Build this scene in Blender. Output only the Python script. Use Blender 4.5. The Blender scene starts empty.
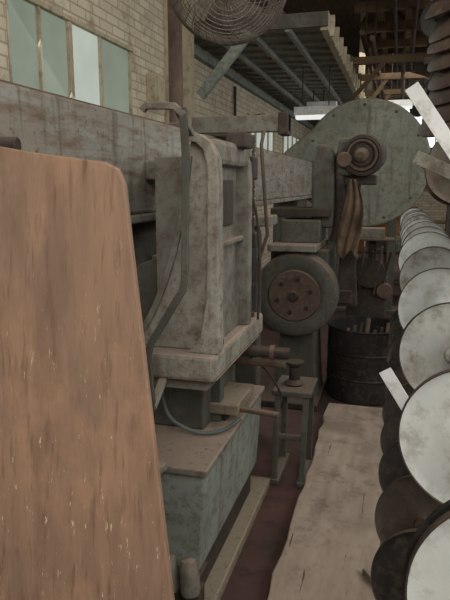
import bpy, bmesh, math, random
from mathutils import Vector, Matrix
random.seed(4)
S=bpy.context.scene
C=bpy.context.collection
S.view_settings.view_transform='Standard'

# ---------------------------------------------------------------- materials
def srgb(c):
    return tuple(((v/255)/12.92 if v/255<=.04045 else ((v/255+.055)/1.055)**2.4) for v in c)+(1,)
def newmat(name):
    m=bpy.data.materials.new(name); m.use_nodes=True
    nt=m.node_tree; b=nt.nodes['Principled BSDF']
    return m,nt,b
def N(nt,t,**kw):
    n=nt.nodes.new(t)
    for k,v in kw.items():
        if k in ('noise_dimensions','blend_type','data_type','operation','feature','distance','wave_type','bands_direction'): setattr(n,k,v)
        else: n.inputs[k].default_value=v
    return n
def mix(nt,fac,a,b,mode='MIX'):
    n=nt.nodes.new('ShaderNodeMix'); n.data_type='RGBA'; n.blend_type=mode
    for s,v in ((n.inputs['Factor'],fac),(n.inputs['A'],a),(n.inputs['B'],b)):
        if isinstance(v,bpy.types.NodeSocket): nt.links.new(v,s)
        else: s.default_value=v
    return n.outputs['Result']
def ramp(nt,src,lo,hi):
    r=nt.nodes.new('ShaderNodeMapRange'); r.inputs['From Min'].default_value=lo; r.inputs['From Max'].default_value=hi
    nt.links.new(src,r.inputs['Value']); return r.outputs['Result']
def coords(nt,scale=(1,1,1)):
    t=nt.nodes.new('ShaderNodeTexCoord'); mp=nt.nodes.new('ShaderNodeMapping'); mp.inputs['Scale'].default_value=scale
    nt.links.new(t.outputs['Object'],mp.inputs['Vector']); return mp.outputs['Vector']
def noise(nt,vec,scale,detail=5,rough=.6):
    n=N(nt,'ShaderNodeTexNoise'); n.inputs['Scale'].default_value=scale; n.inputs['Detail'].default_value=detail; n.inputs['Roughness'].default_value=rough
    nt.links.new(vec,n.inputs['Vector']); return n.outputs['Fac']
def worn(name,c1,c2,c3=None,scale=3,rough=.75,metal=0,dust=None,dustamt=.8,bump=.25,stretch=(1,1,1),edge=(.5,.72)):
    m,nt,b=newmat(name); v=coords(nt,stretch)
    n1=noise(nt,v,scale); n2=noise(nt,v,scale*5,7,.7)
    col=mix(nt,ramp(nt,n1,.35,.65),srgb(c1),srgb(c2))
    if c3: col=mix(nt,ramp(nt,n2,edge[0],edge[1]),col,srgb(c3))
    n3=noise(nt,coords(nt),38,4,.7)
    if dust:
        st=noise(nt,coords(nt,(14,14,1.2)),1.0,5,.65)
        col=mix(nt,ramp(nt,st,.54,.78),col,srgb(tuple(int(x*.55) for x in dust)))
        g=nt.nodes.new('ShaderNodeNewGeometry'); sp=nt.nodes.new('ShaderNodeSeparateXYZ'); nt.links.new(g.outputs['Normal'],sp.inputs[0])
        mm=N(nt,'ShaderNodeMath',operation='MULTIPLY'); nt.links.new(ramp(nt,sp.outputs['Z'],.25,.8),mm.inputs[0]); mm.inputs[1].default_value=dustamt
        col=mix(nt,mm.outputs[0],col,srgb(dust))
        col=mix(nt,ramp(nt,n3,.56,.76),col,srgb(tuple(int(x*.58) for x in dust)))
    nt.links.new(col,b.inputs['Base Color'])
    b.inputs['Roughness'].default_value=rough; b.inputs['Metallic'].default_value=metal
    b.inputs['Specular IOR Level'].default_value=.3
    bp=nt.nodes.new('ShaderNodeBump'); bp.inputs['Strength'].default_value=bump; bp.inputs['Distance'].default_value=.01
    nt.links.new(n2,bp.inputs['Height']); nt.links.new(bp.outputs[0],b.inputs['Normal'])
    return m
def emis(name,c,s,c2=None):
    m,nt,b=newmat(name); b.inputs['Base Color'].default_value=srgb(tuple(int(x*.5) for x in c)); b.inputs['Roughness'].default_value=.8
    b.inputs['Specular IOR Level'].default_value=.1
    v=coords(nt); col=mix(nt,ramp(nt,noise(nt,v,1.6,3),.35,.65),srgb(c),srgb(c2 or c))
    nt.links.new(col,b.inputs['Emission Color']); b.inputs['Emission Strength'].default_value=s
    return m

GREY=worn('grey_machine_paint',(134,132,122),(110,109,100),(86,75,65),3,.8,dust=(160,142,127),bump=.4,edge=(.46,.70))
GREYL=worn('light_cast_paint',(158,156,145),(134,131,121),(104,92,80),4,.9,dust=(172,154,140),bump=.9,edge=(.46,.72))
TEAL=worn('teal_machine_paint',(146,154,146),(124,132,124),(98,88,74),3,.8,dust=(152,136,122),edge=(.48,.72))
GUARD=worn('guard_paint',(140,144,132),(120,124,112),(104,94,82),2.5,.85,dust=(150,136,118),edge=(.48,.72))
TEALD=worn('dark_teal_paint',(94,95,87),(74,76,70),(80,67,55),4,.8,dust=(120,106,94),edge=(.48,.7))
BEAM=worn('beam_paint',(158,160,153),(138,130,118),(116,98,82),2.2,.8,dust=(126,108,92),stretch=(1,.4,2.2),edge=(.46,.66))
RUST=worn('rusty_iron',(98,83,73),(78,68,60),(116,97,84),6,.9,dust=(126,109,96))
DARK=worn('dark_iron',(70,62,56),(52,47,43),(88,76,64),5,.7,metal=.1,dust=(106,92,80),dustamt=.6)
BLACK=worn('blackened_steel',(54,52,50),(36,35,34),(82,72,62),5,.6,metal=.2)
DISCD=worn('dark_disc_steel',(84,70,62),(52,44,40),(110,92,80),6,.6,metal=.1)
DISC=worn('pale_disc_steel',(206,211,208),(174,180,177),(136,126,112),3,.7,metal=.0,bump=.15,edge=(.47,.76))
DISC2=worn('grimy_disc_steel',(178,182,177),(146,148,143),(112,100,88),3,.7,metal=.0,bump=.15,edge=(.46,.70))
WHITE=worn('white_metal_strip',(226,228,226),(205,208,208),(170,168,160),5,.5,bump=.1)
CREAM=worn('cream_paint',(180,170,146),(158,148,126),(120,104,84),2,.8)
ROOF=worn('roof_boards',(84,66,48),(58,44,34),(44,34,26),2,.9,stretch=(6,1,1))
TRUSS=worn('truss_timber',(112,92,68),(82,66,50),None,2,.9)
CARD=worn('cardboard',(150,104,72),(120,82,58),None,4,.9)
PAPER=worn('paper',(215,212,205),(195,192,186),None,4,.9)
CLOTH=worn('rag_cloth',(112,94,76),(80,66,54),None,9,.95)
HOSE=worn('hose_rubber',(98,106,104),(78,84,82),None,6,.8)
WOODG=worn('greyed_wood',(138,128,110),(118,108,92),(94,82,68),4,.85,dust=(148,136,118),stretch=(1,4,1))
FLOOR=worn('floor_concrete',(92,65,59),(68,53,49),(54,45,41),1.6,.85,bump=.3)
def plank_mat():
    m,nt,b=newmat('worn_plank'); v=coords(nt,(5,1,1)); v2=coords(nt)
    c=mix(nt,ramp(nt,noise(nt,v,3,6),.3,.7),srgb((174,158,142)),srgb((148,131,116)))
    c=mix(nt,ramp(nt,noise(nt,v2,7,8,.75),.5,.72),c,srgb((108,92,80)))
    c=mix(nt,ramp(nt,noise(nt,v2,1.8,3,.5),.55,.7),c,srgb((130,114,101)))
    c=mix(nt,ramp(nt,noise(nt,coords(nt,(30,2,1)),1.5,4,.6),.66,.70),c,srgb((84,68,58)))
    nt.links.new(c,b.inputs['Base Color']); b.inputs['Roughness'].default_value=.95
    bp=nt.nodes.new('ShaderNodeBump'); bp.inputs['Strength'].default_value=.5; bp.inputs['Distance'].default_value=.01
    nt.links.new(noise(nt,v2,6,8,.7),bp.inputs['Height']); nt.links.new(bp.outputs[0],b.inputs['Normal']); return m
PLANK=plank_mat()
def ply_mat():
    m,nt,b=newmat('weathered_plywood'); v=coords(nt,(9,9,.8)); v2=coords(nt); v4=coords(nt,(5,5,.6))
    c=mix(nt,ramp(nt,noise(nt,v,3,6),.3,.7),srgb((164,134,112)),srgb((144,118,99)))
    c=mix(nt,ramp(nt,noise(nt,v4,1.5,6,.7),.48,.62),c,srgb((138,112,94)))
    c=mix(nt,ramp(nt,noise(nt,v2,2.2,6,.7),.50,.72),c,srgb((184,146,120)))
    c=mix(nt,ramp(nt,noise(nt,coords(nt,(3,3,1)),1.6,6,.7),.52,.64),c,srgb((136,114,98)))
    c=mix(nt,ramp(nt,noise(nt,coords(nt,(60,60,2.2)),1.2,5,.6),.55,.72),c,srgb((122,97,81)))
    t=nt.nodes.new('ShaderNodeTexCoord'); sp=nt.nodes.new('ShaderNodeSeparateXYZ'); nt.links.new(t.outputs['Object'],sp.inputs[0])
    low=ramp(nt,sp.outputs['Z'],1.6,1.0)
    mm=N(nt,'ShaderNodeMath',operation='MULTIPLY'); nt.links.new(ramp(nt,noise(nt,coords(nt,(85,85,16)),1.0,4,.7),.64,.68),mm.inputs[0]); nt.links.new(low,mm.inputs[1])
    c=mix(nt,mm.outputs[0],c,srgb((212,190,164)))
    nt.links.new(c,b.inputs['Base Color']); b.inputs['Roughness'].default_value=.95; b.inputs['Specular IOR Level'].default_value=.2
    bp=nt.nodes.new('ShaderNodeBump'); bp.inputs['Strength'].default_value=.35; bp.inputs['Distance'].default_value=.004
    nt.links.new(noise(nt,v,12,6),bp.inputs['Height']); nt.links.new(bp.outputs[0],b.inputs['Normal'])
    return m
PLY=ply_mat()
def brick_mat():
    m,nt,b=newmat('painted_brick'); t=nt.nodes.new('ShaderNodeTexCoord')
    sp=nt.nodes.new('ShaderNodeSeparateXYZ'); cb=nt.nodes.new('ShaderNodeCombineXYZ'); nt.links.new(t.outputs['Object'],sp.inputs[0])
    ad=N(nt,'ShaderNodeMath',operation='ADD'); nt.links.new(sp.outputs['X'],ad.inputs[0]); nt.links.new(sp.outputs['Y'],ad.inputs[1])
    nt.links.new(ad.outputs[0],cb.inputs['X']); nt.links.new(sp.outputs['Z'],cb.inputs['Y'])
    br=nt.nodes.new('ShaderNodeTexBrick'); nt.links.new(cb.outputs[0],br.inputs['Vector'])
    br.inputs['Color1'].default_value=srgb((206,198,176)); br.inputs['Color2'].default_value=srgb((186,176,154)); br.inputs['Mortar'].default_value=srgb((166,154,132))
    br.inputs['Scale'].default_value=1; br.inputs['Brick Width'].default_value=.23; br.inputs['Row Height'].default_value=.077; br.inputs['Mortar Size'].default_value=.008
    v=coords(nt); c=mix(nt,ramp(nt,noise(nt,v,4,8,.8),.5,.68),br.outputs['Color'],srgb((148,126,102)))
    nt.links.new(c,b.inputs['Base Color']); b.inputs['Roughness'].default_value=.9
    bp=nt.nodes.new('ShaderNodeBump'); bp.inputs['Strength'].default_value=.5; bp.inputs['Distance'].default_value=.01; bp.invert=True
    nt.links.new(br.outputs['Fac'],bp.inputs['Height']); nt.links.new(bp.outputs[0],b.inputs['Normal'])
    return m
BRICK=brick_mat()
GLASSA=emis('frosted_pane_green',(152,162,146),.62,(134,144,130))
GLASSB=emis('frosted_pane_pale',(204,212,202),.68,(186,196,186))
GLASSC=emis('daylight_pane',(225,232,235),2.2)
TUBE=emis('fluorescent_diffuser',(240,242,236),.9)
SOFF=worn('soffit_sheet',(160,162,154),(136,138,130),(114,104,92),3,.8)

# ---------------------------------------------------------------- geometry helpers
def root(name):
    e=bpy.data.objects.new(name,None); e.empty_display_size=.1; C.objects.link(e); return e
def obj(name,me,mat,parent=None,bevel=0,smooth=False,seg=2):
    o=bpy.data.objects.new(name,me); C.objects.link(o); me.materials.append(mat)
    if smooth:
        for p in me.polygons: p.use_smooth=True
    if bevel:
        b=o.modifiers.new('bevel','BEVEL'); b.width=bevel; b.segments=seg; b.limit_method='ANGLE'; b.angle_limit=math.radians(40)
    if parent: o.parent=parent
    return o
def mesh(name,vs,fs,mat,parent=None,**k):
    me=bpy.data.meshes.new(name); me.from_pydata([tuple(v) for v in vs],[],fs)
    bm=bmesh.new(); bm.from_mesh(me); bmesh.ops.recalc_face_normals(bm,faces=bm.faces); bm.to_mesh(me); bm.free()
    return obj(name,me,mat,parent,**k)
def box(name,x0,x1,y0,y1,z0,z1,mat,parent=None,bevel=.006,**k):
    vs=[(x,y,z) for x in (x0,x1) for y in (y0,y1) for z in (z0,z1)]
    fs=[(0,1,3,2),(4,6,7,5),(0,4,5,1),(2,3,7,6),(0,2,6,4),(1,5,7,3)]
    return mesh(name,vs,fs,mat,parent,bevel=bevel,**k)
def prism(name,pts,axis,lo,hi,mat,parent=None,bevel=.006,**k):
    def P(a,b,t):
        return {'Y':(a,t,b),'X':(t,a,b),'Z':(a,b,t)}[axis]
    n=len(pts); vs=[P(a,b,lo) for a,b in pts]+[P(a,b,hi) for a,b in pts]
    fs=[tuple(range(n)),tuple(range(n,2*n))]+[(i,(i+1)%n,(i+1)%n+n,i+n) for i in range(n)]
    return mesh(name,vs,fs,mat,parent,bevel=bevel,**k)
def lathe(name,prof,origin,axis,mat,parent=None,seg=40,sharp=35,ring=False):
    axis=Vector(axis).normalized(); q=Vector((0,0,1)).rotation_difference(axis).to_matrix()
    vs=[];fs=[]
    for r,h in prof:
        for i in range(seg):
            a=2*math.pi*i/seg; vs.append(Vector(origin)+q@Vector((r*math.cos(a),r*math.sin(a),h)))
    for j in range(len(prof)-1 if not ring else len(prof)):
        jj=(j+1)%len(prof)
        for i in range(seg):
            k=(i+1)%seg; fs.append((j*seg+i,j*seg+k,jj*seg+k,jj*seg+i))
    if not ring:
        fs.append(tuple(range(seg))); fs.append(tuple(range((len(prof)-1)*seg,len(prof)*seg)))
    o=mesh(name,vs,fs,mat,parent,smooth=True)
    es=o.modifiers.new('es','EDGE_SPLIT'); es.split_angle=math.radians(sharp)
    return o
def cyl(name,p0,p1,r,mat,parent=None,seg=28,r2=None):
    p0=Vector(p0);p1=Vector(p1);L=(p1-p0).length; r2=r if r2 is None else r2; c=min(r*.12,.006)
    return lathe(name,[(r-c,0),(r,c),(r2,L-c),(r2-c,L)],p0,p1-p0,mat,parent,seg)
def tube(name,lines,r,mat,parent=None,cyc=False,res=3,smooth=False):
    cu=bpy.data.curves.new(name,'CURVE'); cu.dimensions='3D'; cu.bevel_depth=r; cu.bevel_resolution=res; cu.use_fill_caps=True
    for l in lines:
        if smooth:
            s=cu.splines.new('NURBS'); s.points.add(len(l)-1)
            for i,p in enumerate(l): s.points[i].co=(*p,1)
            s.use_endpoint_u=True; s.order_u=3; s.resolution_u=8
        else:
            s=cu.splines.new('POLY'); s.points.add(len(l)-1)
            for i,p in enumerate(l): s.points[i].co=(*p,1)
        s.use_cyclic_u=cyc
    o=bpy.data.objects.new(name,cu); C.objects.link(o); cu.materials.append(mat)
    if parent:o.parent=parent
    return o
def bar(name,pts,w,t,mat,parent=None):
    pts=[Vector(p) for p in pts]; vs=[];fs=[]
    for i,p in enumerate(pts):
        d=(pts[min(i+1,len(pts)-1)]-pts[max(i-1,0)]).normalized()
        nrm=Vector((0,1,0)) if abs(d.y)<.8 else Vector((0,0,1))
        s=d.cross(nrm).normalized(); nn=s.cross(d).normalized()
        for a,b in ((-1,-1),(1,-1),(1,1),(-1,1)): vs.append(p+s*a*w/2+nn*b*t/2)
    for i in range(len(pts)-1):
        for k in range(4):
            l=(k+1)%4; fs.append((i*4+k,i*4+l,i*4+4+l,i*4+4+k))
    fs+= [(0,1,2,3),tuple(len(vs)-4+j for j in range(4))]
    return mesh(name,vs,fs,mat,parent,bevel=.003)

# ---------------------------------------------------------------- room
XL=-2.4; XR=3.0; YB=-3.0; YF=18.0; ZC=5.0
box('floor',XL-.2,XR+.2,YB-.2,YF+.2,-.1,0,FLOOR,bevel=0)
wl=root('wall_left')
WY0,WY1,WZ0,WZ1=3.46,5.27,1.75,2.79
box('brick_a',XL-.25,XL,YB,WY0,0,ZC,BRICK,wl,0)
box('brick_b',XL-.25,XL,WY1,YF,0,ZC,BRICK,wl,0)
box('brick_c',XL-.25,XL,WY0,WY1,0,WZ0,BRICK,wl,0)
box('brick_d',XL-.25,XL,WY0,WY1,WZ1,ZC,BRICK,wl,0)
w=root('window_1')
ys=[WY0,3.82,4.22,4.70,WY1]
for i in range(4):
    box('pane_%d'%i,XL-.03,XL-.02,ys[i],ys[i+1],WZ0,WZ1,[GLASSA,GLASSA,GLASSB,GLASSA][i],w,0)
for i,y in enumerate(ys):
    ww=.05 if i==2 else .022
    box('mullion_%d'%i,XL-.03,XL+.006,y-ww/2,y+ww/2,WZ0,WZ1,CREAM,w,.002)
box('head',XL-.03,XL+.02,WY0-.04,WY1+.04,WZ1-.01,WZ1+.025,CREAM,w); box('sill',XL-.06,XL+.05,WY0-.04,WY1+.04,WZ0-.05,WZ0+.02,CREAM,w)
for k,(a,b_) in enumerate(((9.6,11.6),(12.6,14.8))):
    w=root('window_%d'%(k+2))
    box('pane',XL+.01,XL+.02,a,b_,1.3,2.7,GLASSB,w,0)
    for y in [a+(b_-a)*j/4 for j in range(5)]: box('mullion',XL+.015,XL+.05,y-.02,y+.02,1.3,2.7,CREAM,w)
    box('rail_top',XL+.015,XL+.05,a-.02,b_+.02,2.66,2.72,CREAM,w); box('rail_bottom',XL+.015,XL+.05,a-.02,b_+.02,1.26,1.32,CREAM,w)
box('wall_right',XR,XR+.25,YB,YF,0,ZC,BRICK,None,0)
for k in range(3):
    w=root('window_%d'%(k+4)); a=-1+k*6
    box('pane',XR-.02,XR-.01,a,a+3,1.3,3.4,GLASSC,w,0)
    for j in range(5): box('mullion',XR-.05,XR-.015,a+.75*j-.02,a+.75*j+.02,1.3,3.4,CREAM,w)
    for z in (1.3,2.0,2.7,3.4): box('rail',XR-.05,XR-.015,a-.02,a+3.02,z-.02,z+.02,CREAM,w)
box('wall_back',XL-.25,XR+.25,YF,YF+.25,0,ZC,BRICK,None,0)
box('wall_front',XL-.25,XR+.25,YB-.25,YB,0,ZC,BRICK,None,0)
w=root('window_7')
for j in range(4):
    box('pane',-.5+.7*j,.15+.7*j,YF-.02,YF-.01,2.6,3.7,GLASSC,w,0)
box('rail',-.55,2.3,YF-.05,YF-.015,3.1,3.16,TRUSS,w); box('rail_bottom',-.55,2.3,YF-.05,YF-.015,2.56,2.62,TRUSS,w)
box('ceiling',XL-.25,XR+.25,YB-.25,YF+.25,ZC,ZC+.15,ROOF,None,0)
for k in range(9):
    y=6+1.3*k
    t=root('roof_truss')
    box('bottom_chord',-.8,XR,y-.06,y+.06,4.16,4.3,TRUSS,t)
    box('top_chord',-.8,XR,y-.06,y+.06,4.82,4.97,TRUSS,t)
    for j in range(5):
        x=-.8+j*.76
        bar('web',[(x,y,4.25),(x+.38,y,4.85)],.07,.05,TRUSS,t); bar('web',[(x+.38,y,4.85),(x+.76,y,4.25)],.07,.05,TRUSS,t)
for k,x in enumerate((-.45,0,.5,1.2,2.0)):
    box('ceiling_purlin' ,x-.05,x+.05,YB,YF,4.30,4.42,TRUSS,None)
ls=root('overhead_line_shaft')
tube('shaft',[[(.35,6,3.6),(.35,17.9,3.6)]],.04,DARK,ls)
for y in (8,11,14,17):
    box('hanger',.30,.40,y-.05,y+.05,3.55,4.2,DARK,ls); lathe('pulley',[(.05,0),(.22,0),(.22,.12),(.05,.12)],(.35,y+.3,3.6),(0,1,0),TEALD,ls,32)
for k,y in enumerate((9.3,11.2,13.6,15.5)):
    t=root('roof_tie_beam'); z=3.30+.08*k
    box('tie',-.75,XR,y-.05,y+.05,z,z+.1,TRUSS,t); bar('knee_brace',[(-.72,y,2.85),(-.30,y,z+.03)],.06,.06,TRUSS,t)
    box('lug',-.80,-.74,y-.05,y+.05,3.20,z+.12,TRUSS,t)
tube('roof_conduit',[[(-.2,4,4.13),(-.2,17.9,4.13)],[(.1,4,4.13),(.1,17.9,4.13)]],.025,DARK)
pr=root('overhead_pipe_run')
tube('pipes',[[(-.58,8.5,3.55),(-.58,17.9,3.55)],[(-.45,8.5,3.48),(-.45,17.9,3.48)],[(-.05,9.3,3.42),(-.05,17.9,3.42)]],.035,RUST,pr)
for y in (9.3,11.2,13.6): tube('strap',[[(-.58,y,3.55),(-.58,y,4.2)],[(-.45,y,3.48),(-.45,y,4.2)],[(-.05,y,3.42),(-.05,y,4.2)]],.01,DARK,pr)
# mezzanine soffit along the left wall
mz=root('mezzanine_deck')
box('deck',XL,-.8,6.5,YF,3.24,3.30,SOFF,mz,0)
for i in range(30):
    y=6.6+i*.38
    box('rib',XL+.02,-.86,y,y+.04,3.205,3.24,SOFF,mz,.004)
for x in (-2.0,-1.6,-1.2): box('joist',x-.025,x+.025,6.5,YF,3.15,3.205,SOFF,mz,.004)
box('edge_girder',-.86,-.78,6.5,YF,3.14,3.32,CREAM,mz)
for i in range(22): box('girder_stiffener',-.79,-.74,6.7+i*.5,6.74+i*.5,3.12,3.33,CREAM,mz)
box('wall_plate',XL,XL+.08,6.5,YF,3.06,3.16,TEAL,mz)
box('front_trim',XL,-.78,6.46,6.5,3.17,3.31,TEALD,mz)
bar('brace',[(-2.14,6.5,2.55),(-1.60,6.5,3.17)],.10,.08,TEAL,mz)
for k,y in enumerate((12.0,15.0)):
    c=root('mezzanine_column'); box('shaft',-.85,-.74,y-.06,y+.06,0,3.12,CREAM,c); box('foot',-.9,-.65,y-.13,y+.13,0,.03,CREAM,c)
    box('upper_shaft',-.85,-.74,y-.06,y+.06,3.34,4.8,CREAM,c)
c=root('wall_column'); box('shaft',XL,XL+.16,6.1,6.45,0,3.9,CREAM,c); box('web',XL+.16,XL+.24,6.2,6.36,0,3.9,CREAM,c); box('corbel',XL,XL+.3,6.1,6.45,3.9,4.0,CREAM,c)
tube('wall_conduit',[[(XL+.03,8.8,1.0),(XL+.03,8.8,3.0)],[(XL+.03,8.8,2.2),(XL+.03,11,2.2)]],.02,DARK)
eb=root('electrical_box'); box('case',XL,XL+.10,5.62,5.85,2.35,2.65,CREAM,eb); box('cover',XL+.10,XL+.115,5.64,5.83,2.37,2.63,CREAM,eb)

for (x,y,z,L) in ((-1.42,8.5,2.48,.64),(-1.55,10.5,2.80,.45),(-.35,13,3.1,.5)):
    f=root('hanging_fluorescent_light')
    prism('reflector',[(x-.02,z+.16),(x+L+.02,z+.16),(x+L+.02,z+.05),(x-.02,z+.05)],'Y',y-.1,y+.1,WHITE,f)
    prism('diffuser',[(y-.09,z+.05),(y+.09,z+.05),(y+.06,z),(y-.06,z)],'X',x,x+L,TUBE,f)
    top=3.16 if x<-.86 else 4.2
    tube('hanger',[[(x+.08,y,z+.15),(x+.08,y,top)],[(x+L-.2,y,z+.15),(x+L-.2,y,top)]],.008,DARK,f)

# ---------------------------------------------------------------- long overhead beam machine
M=root('planing_machine')
BE=7.2
box('long_beam',-1.30,-1.0,.75,BE,1.485,1.865,BEAM,M,.012)
box('beam_lower_lip',-1.30,-.985,.75,BE,1.45,1.485,BEAM,M,.008)
box('beam_end_plate',-1.32,-.975,BE,BE+.04,1.42,1.88,RUST,M)
box('beam_top_rail',-1.22,-1.12,1.5,BE-.1,1.865,1.90,RUST,M)
box('far_pedestal',-1.30,-1.02,6.4,7.0,0,1.45,TEALD,M,.02)
prism('pedestal_body',[(-1.35,0),(-.98,0),(-.98,.95),(-1.04,1.40),(-1.30,1.44),(-1.35,.9)],'Y',2.35,3.35,TEALD,M,.02)
box('pedestal_leg',-1.25,-1.05,1.75,1.95,0,1.45,GREY,M,.01)
box('pedestal_panel',-1.02,-.965,2.4,2.9,1.0,1.30,GREY,M)
box('saddle_plate',-1.0,-.6,1.95,2.76,.905,1.0,GREYL,M,.014)
prism('saddle_lip',[(-.98,.86),(-.64,.86),(-.60,.905),(-.98,.905)],'Y',1.99,2.70,GREY,M,.004)
# casting: slanted, slightly hollow-curved back edge
fl=[(-.60,1.0),(-.60,1.62),(-.605,1.69),(-.625,1.735),(-.66,1.755),(-.705,1.752),(-.722,1.70),(-.735,1.60),(-.755,1.48),(-.785,1.36),(-.825,1.24),(-.865,1.15),(-.91,1.07),(-.98,1.0)]
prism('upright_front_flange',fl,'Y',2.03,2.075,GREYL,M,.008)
rib=[(-.595,1.0),(-.595,1.62),(-.603,1.70),(-.625,1.745),(-.66,1.77),(-.72,1.775),(-.725,1.752),(-.675,1.742),(-.650,1.718),(-.638,1.68),(-.634,1.62),(-.640,1.2),(-.665,1.06),(-.71,1.0)]
prism('upright_front_rib',rib,'Y',1.99,2.04,GREYL,M,.005)
# raised moulding following the slanted edge
bar('upright_slant_moulding',[(x+.012,2.025,z) for x,z in fl[6:13]],.022,.02,GREY,M)
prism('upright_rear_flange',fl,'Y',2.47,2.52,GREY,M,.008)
box('upright_web',-.86,-.66,2.07,2.48,1.0,1.70,GREY,M,.004)
box('upright_mid_shelf',-.67,-.625,2.07,2.48,1.37,1.39,GREY,M)
prism('upright_inner_gusset',[(2.07,1.0),(2.47,1.0),(2.47,1.08),(2.07,1.25)],'X',-.67,-.645,GREY,M,.004)
box('upright_window_frame',-.67,-.652,2.2,2.40,1.44,1.62,DARK,M)
box('upright_cap',-.73,-.612,2.07,2.53,1.67,1.76,GREY,M,.02)
box('cap_clamp',-.66,-.575,2.30,2.42,1.74,1.80,DARK,M,.01)
box('cap_clamp_jaw',-.68,-.60,2.52,2.62,1.62,1.72,DARK,M,.01)
box('cap_tie_to_beam',-1.0,-.70,2.3,2.45,1.62,1.7,GREY,M,.01)
prism('upright_fillet',[(-.90,1.0),(-1.0,1.0),(-1.0,1.25),(-.95,1.3),(-.80,1.36)],'Y',2.12,2.46,TEALD,M,.004)
for y in (2.14,2.65):
    lathe('saddle_bolt',[(.022,0),(.022,.02),(.012,.024),(.012,.045)],(-.64,y,1.0),(0,0,1),DARK,M,6)
bar('cross_bar',[(-1.04,3.04,1.90),(-.54,3.04,1.90)],.08,.06,GREY,M)
bar('cross_bar_upper',[(-1.2,3.5,1.90),(-.72,3.25,1.95)],.05,.05,RUST,M)
box('cross_bar_block',-1.2,-.9,3.3,3.75,1.865,1.93,GREY,M,.012)
box('cross_bar_end',-.59,-.54,2.99,3.09,1.84,1.95,DARK,M,.008)
prism('rear_upright',[(-.80,0),(-.80,1.30),(-.84,1.44),(-.99,1.44),(-.99,0)],'Y',3.5,3.62,TEALD,M,.01)
box('rear_upright_block',-.99,-.72,3.45,3.7,1.36,1.42,GREY,M,.01)
box('rear_bracket',-1.0,-.70,3.0,3.12,1.28,1.36,DARK,M,.01)
prism('base_cabinet',[(-1.0,.20),(-.635,.20),(-.612,.54),(-.612,.585),(-1.0,.585)],'Y',1.88,2.80,TEAL,M,.012)
box('cabinet_top',-1.0,-.600,1.86,2.82,.585,.612,GREY,M,.006)
box('cabinet_recess',-1.0,-.66,1.93,2.78,.05,.20,DARK,M,.004)
box('cabinet_plinth',-1.02,-.592,1.84,2.95,0,.05,WOODG,M,.008)
box('saddle_support',-.98,-.72,2.2,2.7,.612,.87,TEALD,M,.01)
box('saddle_support_rib',-.73,-.68,2.3,2.36,.612,.87,TEALD,M,.004)
prism('cabinet_front_ledge',[(-.98,1.66),(-.82,1.68),(-.765,1.76),(-.745,1.86),(-.98,1.86)],'Z',.60,.63,GREYL,M,.006)
box('cabinet_ledge_bracket',-.96,-.80,1.74,1.88,.45,.60,TEAL,M)
box('vice_block',-.785,-.60,2.28,2.58,.655,.70,WOODG,M,.006)
box('vice_block_foot',-.77,-.66,2.32,2.55,.612,.655,DARK,M,.003)
cyl('vice_screw',(-.62,2.33,.672),(-.43,2.30,.672),.013,RUST,M)
cyl('feed_shaft',(-.74,2.6,.85),(-.44,2.6,.85),.026,DARK,M)
lathe('feed_shaft_collar',[(.026,0),(.034,0),(.034,.02),(.026,.02)],(-.53,2.6,.85),(1,0,0),RUST,M)
cyl('feed_shaft_lower',(-.74,2.66,.78),(-.47,2.66,.78),.018,RUST,M)
for x in (-.72,-.64):
    lathe('pedal',[(.0,0),(.03,.004),(.036,.02),(.036,.05),(.034,.10),(.026,.125),(.0,.132)],(x,1.79,.165),(-.12,.2,1),GREY,M,24)
    box('pedal_arm',x-.015,x+.015,1.80,1.95,.16,.20,DARK,M); box('pedal_foot',x-.03,x+.03,1.79,1.86,.0,.18,DARK,M)
tube('coolant_hose',[[(-.87,2.12,.86),(-.87,2.12,.76),(-.84,2.12,.68),(-.77,2.13,.64),(-.70,2.14,.624),(-.62,2.2,.626),(-.58,2.25,.66)]],.008,HOSE,M,smooth=True)
bar('bent_lever',[(-.672,1.86,1.84),(-.664,1.86,1.70),(-.672,1.86,1.30),(-.68,1.86,1.255),(-.80,1.86,1.06),(-.812,1.86,1.02),(-.80,1.86,.82)],.024,.018,TEALD,M)
bar('lever_hook',[(-.665,1.86,1.815),(-.70,1.86,1.845),(-.795,1.86,1.85),(-.81,1.86,1.835)],.022,.022,GREY,M)
bar('lever_link',[(-.69,1.87,1.83),(-.69,2.05,1.745)],.02,.02,GREY,M)
bar('lever_foot',[(-.80,1.86,.83),(-.80,1.97,.90)],.028,.02,TEAL,M)
tube('pull_rod',[[(-.655,2.98,1.86),(-.65,2.9,1.79),(-.615,2.9,1.36),(-.66,2.9,1.22),(-.66,2.9,1.12),(-.72,2.9,1.1),(-.98,2.9,1.1)]],.009,RUST,M)
for i in range(22):
    z=1.83-.022*i
    lathe('chain_link',[(.003,-.012),(.008,-.008),(.008,.008),(.003,.012)],(-.70,2.95,z),((i%2)*.6,.3,1),RUST,M,8)
tube('oil_lines',[[(-.59,2.6,1.0),(-.58,2.62,1.3),(-.62,2.6,1.6),(-.75,2.7,1.75)],[(-.70,2.6,.87),(-.55,2.72,.75),(-.52,2.85,.55)]],.006,DARK,M,smooth=True)

st=root('iron_tool_stand')
for x in (-.57,-.42):
    bar('leg_front',[(x-.01,2.99,0),(x,3.02,.50)],.03,.03,TEALD,st); bar('leg_back',[(x-.01,3.28,0),(x,3.24,.50)],.03,.03,TEALD,st)
    box('foot_rail',x-.035,x+.02,2.97,3.32,0,.03,TEALD,st)
box('top',-.6,-.39,2.99,3.27,.50,.53,TEALD,st); box('cross_rail',-.57,-.42,3.005,3.03,.25,.28,TEALD,st)
lathe('jack_cup',[(.05,0),(.055,.01),(.03,.03),(.03,.10),(.05,.12),(.05,.13),(0,.13)],(-.50,3.12,.53),(0,0,1),DARK,st)

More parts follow.
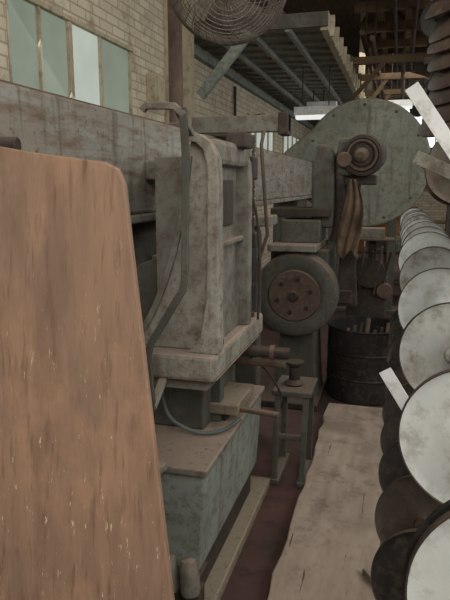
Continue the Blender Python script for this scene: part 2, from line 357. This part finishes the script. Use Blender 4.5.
# ---------------------------------------------------------------- fan on post
f=root('pedestal_fan')
cyl('post',(-1.06,2.84,1.865),(-1.06,2.84,3.0),.034,RUST,f)
lathe('post_flange',[(.08,0),(.08,.02),(.04,.03)],(-1.06,2.84,1.865),(0,0,1),RUST,f)
tube('arm',[[(-1.06,2.84,2.72),(-.9,2.75,2.72),(-.78,2.66,2.58)]],.018,RUST,f)
fc=Vector((-.704,2.5,2.39)); ax=Vector((.22,-.80,-.56)).normalized(); Q=Vector((0,0,1)).rotation_difference(ax).to_matrix()
lines=[];R=.24
prof=[(R*math.sin(t),.09*math.cos(t)+.0) for t in [math.radians(6+84*i/15) for i in range(16)]]
for r,h in prof+[(r,-h*.6) for r,h in prof[8:]]:
    lines.append([tuple(fc+Q@Vector((r*math.cos(a),r*math.sin(a),h))) for a in [2*math.pi*i/40 for i in range(40)]])
tube('guard_rings',lines,.0020,GREY,f,cyc=True,res=1)
sp=[]
for k in range(36):
    a=2*math.pi*k/36
    sp.append([tuple(fc+Q@Vector((r*math.cos(a+.8*r/R),r*math.sin(a+.8*r/R),h))) for r,h in prof]+[tuple(fc+Q@Vector((r*math.cos(a+.8*r/R),r*math.sin(a+.8*r/R),-h*.6))) for r,h in prof[::-1][:9]])
tube('guard_spokes',sp,.0016,RUST,f,res=1)
tube('guard_rim',[[tuple(fc+Q@Vector((R*math.cos(a),R*math.sin(a),0))) for a in [2*math.pi*i/48 for i in range(48)]]],.006,RUST,f,cyc=True)
lathe('motor',[(0,-.2),(.05,-.19),(.06,-.15),(.06,-.05),(.03,-.03),(.03,.03),(0,.035)],fc,ax,DARK,f)
for k in range(4):
    a=math.pi/2*k; vs=[]
    for rr,da,tw in ((.03,.35,.015),(.12,.4,.02),(.19,.3,.02)):
        for s in (-1,1): vs.append(fc+Q@Vector((rr*math.cos(a+s*da),rr*math.sin(a+s*da),s*tw)))
    o=mesh('blade',vs,[(0,1,3,2),(2,3,5,4)],GREY,f,smooth=True); so=o.modifiers.new('s','SOLIDIFY'); so.thickness=.003

# ---------------------------------------------------------------- hub machine
H=root('belt_driven_grinder')
hc=(-.668,4.12,.845)
lathe('face_ring',[(.17,.0),(.18,.05),(.20,.06),(.26,.06),(.285,.045),(.295,.02),(.295,-.12),(.25,-.14)],hc,(0,-1,0),TEALD,H,56)
lathe('hub_flange',[(.0,.080),(.03,.080),(.035,.066),(.175,.066),(.185,.05),(.185,-.02),(0,-.02)][::-1],hc,(0,-1,0),RUST,H,48)
for k in range(6):
    a=k*math.pi/3+.3; lathe('hub_bolt',[(.017,0),(.017,.014),(0,.014)],(hc[0]+.12*math.cos(a),hc[1]-.06,hc[2]+.12*math.sin(a)),(0,-1,0),BLACK,H,6)
lathe('hub_centre',[(.035,0),(.03,.02),(0,.02)],(hc[0],hc[1]-.07,hc[2]),(0,-1,0),DARK,H)
prism('pedestal',[(-.86,0),(-.50,0),(-.52,.10),(-.55,.6),(-.46,.8),(-.46,1.15),(-.88,1.15),(-.88,.8),(-.80,.6),(-.84,.1)],'Y',4.26,4.62,TEALD,H,.015)
box('pedestal_foot',-.92,-.49,4.1,4.75,0,.05,DARK,H,.01)
box('slide_table',-.86,-.52,4.05,4.60,1.15,1.20,GREY,H,.01)
box('table_knee',-.80,-.52,4.2,4.58,1.20,1.36,TEALD,H,.01)
prism('frame_column',[(-.60,1.3),(-.44,1.3),(-.44,1.5),(-.45,1.80),(-.50,1.88),(-.58,1.88),(-.60,1.7)],'Y',4.32,4.56,TEALD,H,.02)
box('head_shelf',-.88,-.46,4.24,4.6,1.38,1.44,DARK,H,.008)
U=root('belt_drive_motor')
tube('curved_arm',[[(-.44,4.35,1.2),(-.40,4.35,1.3),(-.40,4.35,1.55),(-.42,4.35,1.8),(-.36,4.38,1.90),(-.25,4.45,1.9)]],.035,DARK,U,smooth=True)
mc=(-.247,4.34,1.80)
lathe('motor_body',[(0,.10),(.03,.10),(.035,.085),(.07,.085),(.075,.07),(.11,.07),(.115,.09),(.135,.085),(.14,.06),(.14,-.02),(.12,-.06),(.12,-.22),(.08,-.26),(0,-.26)][::-1],mc,(-.12,-1,-.05),DARK,U,48)
lathe('motor_ring',[(.09,0),(.105,.0),(.105,.02),(.09,.02)],(mc[0]-.01,mc[1]-.075,mc[2]),(-.12,-1,-.05),RUST,U,40,ring=True)
lathe('motor_cap',[(.05,0),(.045,.03),(.02,.05),(0,.05)],(mc[0]-.012,mc[1]-.08,mc[2]),(-.12,-1,-.05),RUST,U)
box('motor_bracket',-.42,-.16,4.36,4.6,1.60,1.67,DARK,U,.01)
box('motor_gearbox',-.43,-.30,4.30,4.5,1.66,1.92,TEALD,U,.03)
cyl('idler_pulley',(-.375,4.24,1.77),(-.375,4.28,1.77),.05,RUST,U)
prism('motor_post',[(-.42,.72),(-.26,.72),(-.28,1.0),(-.27,1.62),(-.38,1.62),(-.40,1.0)],'Y',4.42,4.50,DARK,U,.01)
box('motor_post_arm',-.46,-.30,4.40,4.52,.74,.84,DARK,U,.01)
vs=[];fs=[]
nz,nx=16,14
for j in range(nz):
    t=j/(nz-1); z=1.64-.52*t; wd=.03+.04*math.sin(t*2.6)+.015*t
    for i in range(nx):
        s=i/(nx-1)*2-1; vs.append((-.315+.02*math.sin(t*5)+s*wd,4.24+.018*math.cos(s*8+t*3)+.01*math.sin(t*11),z+.03*math.sin(s*4)*t))
for j in range(nz-1):
    for i in range(nx-1): fs.append((j*nx+i,j*nx+i+1,(j+1)*nx+i+1,(j+1)*nx+i))
o=mesh('hanging_rag',vs,fs,CLOTH,U,smooth=True); o.modifiers.new('s','SOLIDIFY').thickness=.006; ss=o.modifiers.new('ss','SUBSURF'); ss.levels=ss.render_levels=1
# big round belt guard, standing behind
gc=(-.434,1.855); GR=.775; GY=7.7; pts=[]
for i in range(49):
    a=math.radians(-105+250*i/48); pts.append((gc[0]+GR*math.cos(a),gc[1]+GR*math.sin(a)))
pts+=[(-1.42,2.02),(-1.52,1.90),(-1.48,1.74),(-1.20,1.45)]
g=root('round_belt_guard')
prism('guard_shell',pts,'Y',GY,GY+.35,GUARD,g,.04,seg=3)
lathe('guard_boss',[(.14,0),(.14,.03),(.10,.06),(0,.06)],(gc[0],GY,gc[1]),(0,-1,0),TEALD,g)
for k in range(9):
    a=math.radians(-100+32*k); lathe('guard_screw',[(.02,0),(.016,.01),(0,.012)],(gc[0]+GR*.9*math.cos(a),GY,gc[1]+GR*.9*math.sin(a)),(0,-1,0),TEALD,g,10)
box('guard_leg_a',-.85,-.75,GY+.05,GY+.30,0,1.4,TEALD,g); box('guard_leg_b',-.12,-.02,GY+.05,GY+.30,0,1.3,TEALD,g); box('guard_foot',-.92,.07,GY,GY+.35,0,.04,TEALD,g)
l=root('gearbox_mechanism')
prism('body',[(-.38,0),(-.04,0),(-.06,.85),(-.12,1.0),(-.30,1.02),(-.38,.9)],'Y',4.98,5.12,DARK,l,.02)
lathe('gear',[(0,0),(.10,0),(.12,.01),(.12,.05),(.0,.05)],(-.20,4.98,.90),(0,-1,0),DARK,l,32)
lathe('gear_small',[(0,0),(.06,0),(.06,.05),(.0,.05)],(-.08,4.98,.76),(0,-1,0),RUST,l,24)
for k in range(5):
    cyl('handle_%d'%k,(-.34+.06*k,4.96,.72+.05*(k%3)),(-.32+.07*k,4.92,1.08+.04*(k%2)),.010,[DARK,RUST][k%2],l)
box('tray',-.36,-.02,4.92,5.12,1.16,1.18,RUST,l); box('tray_post',-.22,-.16,5.0,5.06,1.0,1.16,DARK,l)
box('parts_bin',-.30,-.10,4.95,5.1,1.18,1.26,GREY,l)
    
b=root('steel_drum')
DX,DY=-.19,4.60
lathe('shell',[(0,0),(.28,0),(.29,.012),(.29,.17),(.298,.18),(.29,.19),(.29,.36),(.298,.37),(.29,.38),(.29,.54),(.30,.55),(.295,.56),(.275,.55),(.275,.30),(0,.30)],(DX,DY,0),(0,0,1),BLACK,b,48)
for k in range(7):
    cyl('scrap_%d'%k,(DX-.16+.05*k,DY-.1+.03*(k%3),.30),(DX-.14+.05*k,DY+.04,.50+.03*(k%4)),.018,[RUST,DARK,BLACK][k%3],b)

n=26; yA,yB_=.9,4.2
L=[];Rr=[]
for i in range(n+1):
    y=yA+(yB_-yA)*i/n
    L.append((-.415+random.uniform(-.016,.012),y)); Rr.append((-.005+random.uniform(-.008,.008),y))
prism('floor_plank',L+Rr[::-1],'Z',0,.045,PLANK,None,.008)

# ---------------------------------------------------------------- plywood sheet
def ply():
    o=[(-.345,0),(-.439,.70),(-.553,1.53),(-.562,1.60),(-.578,1.634),(-.61,1.648),(-.80,1.673),(-.955,1.70),(-.965,0)]
    def P(x,z,off): return (x,1.04+.09*z+off,z)
    n=len(o); vs=[P(x,z,0) for x,z in o]+[P(x,z,.018) for x,z in o]
    fs=[tuple(range(n)),tuple(range(n,2*n))]+[(i,(i+1)%n,(i+1)%n+n,i+n) for i in range(n)]
    return mesh('plywood_sheet',vs,fs,PLY,None,bevel=.003)
ply()
k=root('rubber_roller'); cyl('roller',(-.965,1.30,1.695),(-.90,1.31,1.695),.020,DARK,k); box('roller_bracket',-.99,-.95,1.29,1.33,1.66,1.69,DARK,k)

# ---------------------------------------------------------------- disc rack
D=root('disc_storage_rack')
def disc(name,c,ax,r,mat,parent,bowl=.02,rim=True):
    p=[(.0,.026),(.02,.026),(.024,.016),(.028,.012),(r*.55,.010),(r*.86,.004),(r*.93,.006),(r*.985,.010),(r,.006),(r,-.002),(r*.96,-.008),(r*.5,-.008-bowl*.3),(.02,-.012-bowl*.3),(.0,-.014-bowl*.3)]
    if rim: lathe(name+'_rim',[(r*.985,.0105),(r*1.0,.0125),(r*1.014,.006),(r*1.014,-.004),(r*.99,-.008),(r*.975,-.004)],c,ax,DARK,parent,64,50,ring=True)
    return lathe(name,p,c,ax,mat,parent,64,50)
tops={0:-.350,1:-.350,2:-.315,3:-.290,4:-.262,5:-.24}
ctr=[]
for i in range(14):
    y=.69+.51*i if i<7 else 3.75+.42*(i-6)
    zt=1.6+tops.get(i,-.240)
    c=(.168+random.uniform(-.008,.008),y,zt-.145); ctr.append((.168,y,c[2]))
    disc('pale_disc_%d'%i,c,(-.10+random.uniform(-.16,.12),-1,.10+random.uniform(-.14,.12)),.147+random.uniform(-.004,.003),[DISC,DISC,DISC2,DISC,DISC2][i%5],D)
    disc('backing_disc_%d'%i,(c[0]-.004,c[1]+.045,c[2]-.01),(-.12,-1,.12),.143,BLACK,D,rim=False)
tube('axle',[[(.168,.5,ctr[0][2])]+ctr],.014,DARK,D)
for i in range(11):
    y=1.3+.27*i
    disc('dark_disc_%d'%i,(.11,y,.70),(-.15+random.uniform(-.1,.1),-1,.15+random.uniform(-.1,.1)),.13,[BLACK,DARK][i%2],D)
tube('axle_lower',[[(.11,1.1,.70),(.11,4.2,.70)]],.012,DARK,D)
for y in (.95,2.45,4.0,5.9):
    zc=1.10 if y<1 else 1.19
    box('post',.42,.47,y-.025,y+.025,0,2.35,DARK,D)
    box('arm',.15,.45,y-.012,y+.012,zc-.02,zc+.01,DARK,D)
    if 1<y<4.3: box('arm_lower',.10,.45,y-.012,y+.012,.685,.715,DARK,D)
    box('arm_upper',.10,.45,y-.02,y+.02,2.31,2.35,DARK,D)
    box('foot',.30,.60,y-.04,y+.04,0,.03,DARK,D)
box('rail_upper',.17,.21,.9,5.95,2.35,2.39,DARK,D); box('rail_back',.47,.50,.9,5.95,1.5,1.54,DARK,D)
cyl('hanger_rod',(.18,1.6,1.70),(.18,1.6,2.35),.008,DARK,D)
for i in range(13):
    z=1.79+.038*i; ox=random.uniform(-.008,.008)
    lathe('dark_bowl_%d'%i,[(.01,.035),(.06,.03),(.11,.014),(.14,-.006),(.147,-.014),(.150,-.010),(.146,-.002),(.115,.02),(.06,.036),(.01,.042)],(.175+ox,1.6,z),(-.50+random.uniform(-.1,.1),-.30,1),DISCD,D,48,60)
for i in range(3):
    disc('grey_disc_%d'%i,(.21+.02*i,2.0+.45*i,1.66-.01*i),(-.3,-1,.5),.14,[GREY,DISC2,GREY][i],D)
tube('axle_mid',[[(.21,1.9,1.66),(.25,3.0,1.64)],[(.25,2.45,1.64),(.45,2.45,1.64)]],.01,DARK,D)
def strip(name,a,b_,w,mat=WHITE):
    a=Vector(a);b_=Vector(b_); d=(b_-a).normalized(); s=d.cross(Vector((0,1,0))).normalized()*w/2; t=Vector((0,.002,0))
    vs=[a-s-t,a+s-t,b_+s-t,b_-s-t,a-s+t,a+s+t,b_+s+t,b_-s+t]
    return mesh(name,vs,[(0,1,2,3),(4,5,6,7),(0,1,5,4),(1,2,6,5),(2,3,7,6),(3,0,4,7)],mat,D,bevel=.001)
strip('metal_strip_a',(.012,1.42,1.81),(.14,1.42,1.625),.032)
strip('metal_strip_b',(.03,1.5,1.665),(.15,1.5,1.61),.03,GREYL)
strip('metal_strip_c',(-.012,1.38,1.18),(.055,1.38,1.075),.030)
strip('metal_strip_d',(.06,1.7,1.78),(.16,1.7,1.72),.02)
tube('strip_hook',[[(.14,1.42,1.63),(.18,1.6,1.70)],[(.15,1.5,1.61),(.18,1.6,1.70)],[(.15,1.7,1.725),(.18,1.6,1.70)]],.005,DARK,D)
bar('wooden_offcut',[(-.06,2.26,.06),(.10,2.05,.055)],.03,.02,WOODG,None)

# ---------------------------------------------------------------- background benches
B=root('workbench')
BY=8.4
box('top',-.72,.65,BY,BY+.9,.86,.92,WOODG,B)
for x in (-.66,.58):
    for y in (BY+.06,BY+.82): box('leg',x-.04,x+.04,y-.04,y+.04,0,.86,TEALD,B)
box('shelf',-.68,.6,BY+.1,BY+.8,.3,.33,DARK,B)
cb=root('cardboard_box'); box('carton',-.38,.02,BY+.2,BY+.6,.92,1.20,CARD,cb); box('flap',-.39,.03,BY+.12,BY+.2,1.16,1.205,CARD,cb)
cb=root('cardboard_box'); box('carton',.08,.45,BY+.2,BY+.6,.92,1.10,RUST,cb); box('lid',.07,.46,BY+.19,BY+.61,1.10,1.13,PAPER,cb)
pp=root('paper_pile'); box('sheet_a',-.63,-.42,BY+.15,BY+.4,.92,.95,PAPER,pp,.002); box('sheet_b',-.61,-.43,BY+.1,BY+.36,.95,.96,PAPER,pp,.002)
sh=root('storage_shelves')
for z in (.0,.5,1.0,1.5): box('shelf',-1.6,1.2,10.0,10.5,z,z+.04,TRUSS,sh)
for x in (-1.6,-.2,1.16): box('post',x,x+.05,10.0,10.5,0,1.95,TRUSS,sh)
for i in range(16):
    x=-1.5+.165*i; z=[.04,.54,1.04,1.54][i%4]; box('stored_part_%d'%i,x,x+.14,10.05,10.4,z,z+.16+.05*(i%3),[CARD,DARK,PAPER,RUST,TEAL][i%5],sh)

# ---------------------------------------------------------------- lights
def area(name,loc,rot,size,sy,power,col):
    l=bpy.data.lights.new(name,'AREA'); l.shape='RECTANGLE'; l.size=size; l.size_y=sy; l.energy=power; l.color=col
    o=bpy.data.objects.new(name,l); o.location=loc; C.objects.link(o)
    o.rotation_euler=(Vector(rot)-Vector(loc)).to_track_quat('-Z','Y').to_euler(); return o
area('fill_lamp_near',(.3,-1.8,3.9),(-.4,2.2,.8),3.0,2.5,140,(1,.955,.89))  # added soft fill from behind the camera; the roof has no skylight
area('fill_lamp_mid',(1.6,4.0,4.1),(-.3,4.5,.8),1.5,3.0,60,(1,.95,.88))  # added fill over the middle of the aisle, under the closed ceiling
area('fill_lamp_far',(.8,11,3.2),(-.2,12,0),2,5,85,(1,.95,.88))  # added fill to brighten the far end; no roof opening there
area('window_lamp_left',(XL+.15,4.4,2.4),(0,3.5,1.2),1.8,.9,26,(1,1,.94))
area('window_lamp_right',(2.8,1.5,2.4),(-1,2.5,1.0),3,2,55,(1,.96,.9))
wd=bpy.data.worlds.new('World'); S.world=wd; wd.use_nodes=True
wd.node_tree.nodes['Background'].inputs[0].default_value=(.75,.82,.9,1); wd.node_tree.nodes['Background'].inputs[1].default_value=.3

# ---------------------------------------------------------------- camera
cam=bpy.data.cameras.new('Camera'); co=bpy.data.objects.new('Camera',cam); C.objects.link(co)
cam.sensor_fit='VERTICAL'; cam.sensor_height=36; cam.lens=36; cam.clip_start=.02
co.location=(0,0,1.6); co.rotation_euler=(math.radians(90-10.85),0,math.radians(16))
S.camera=co
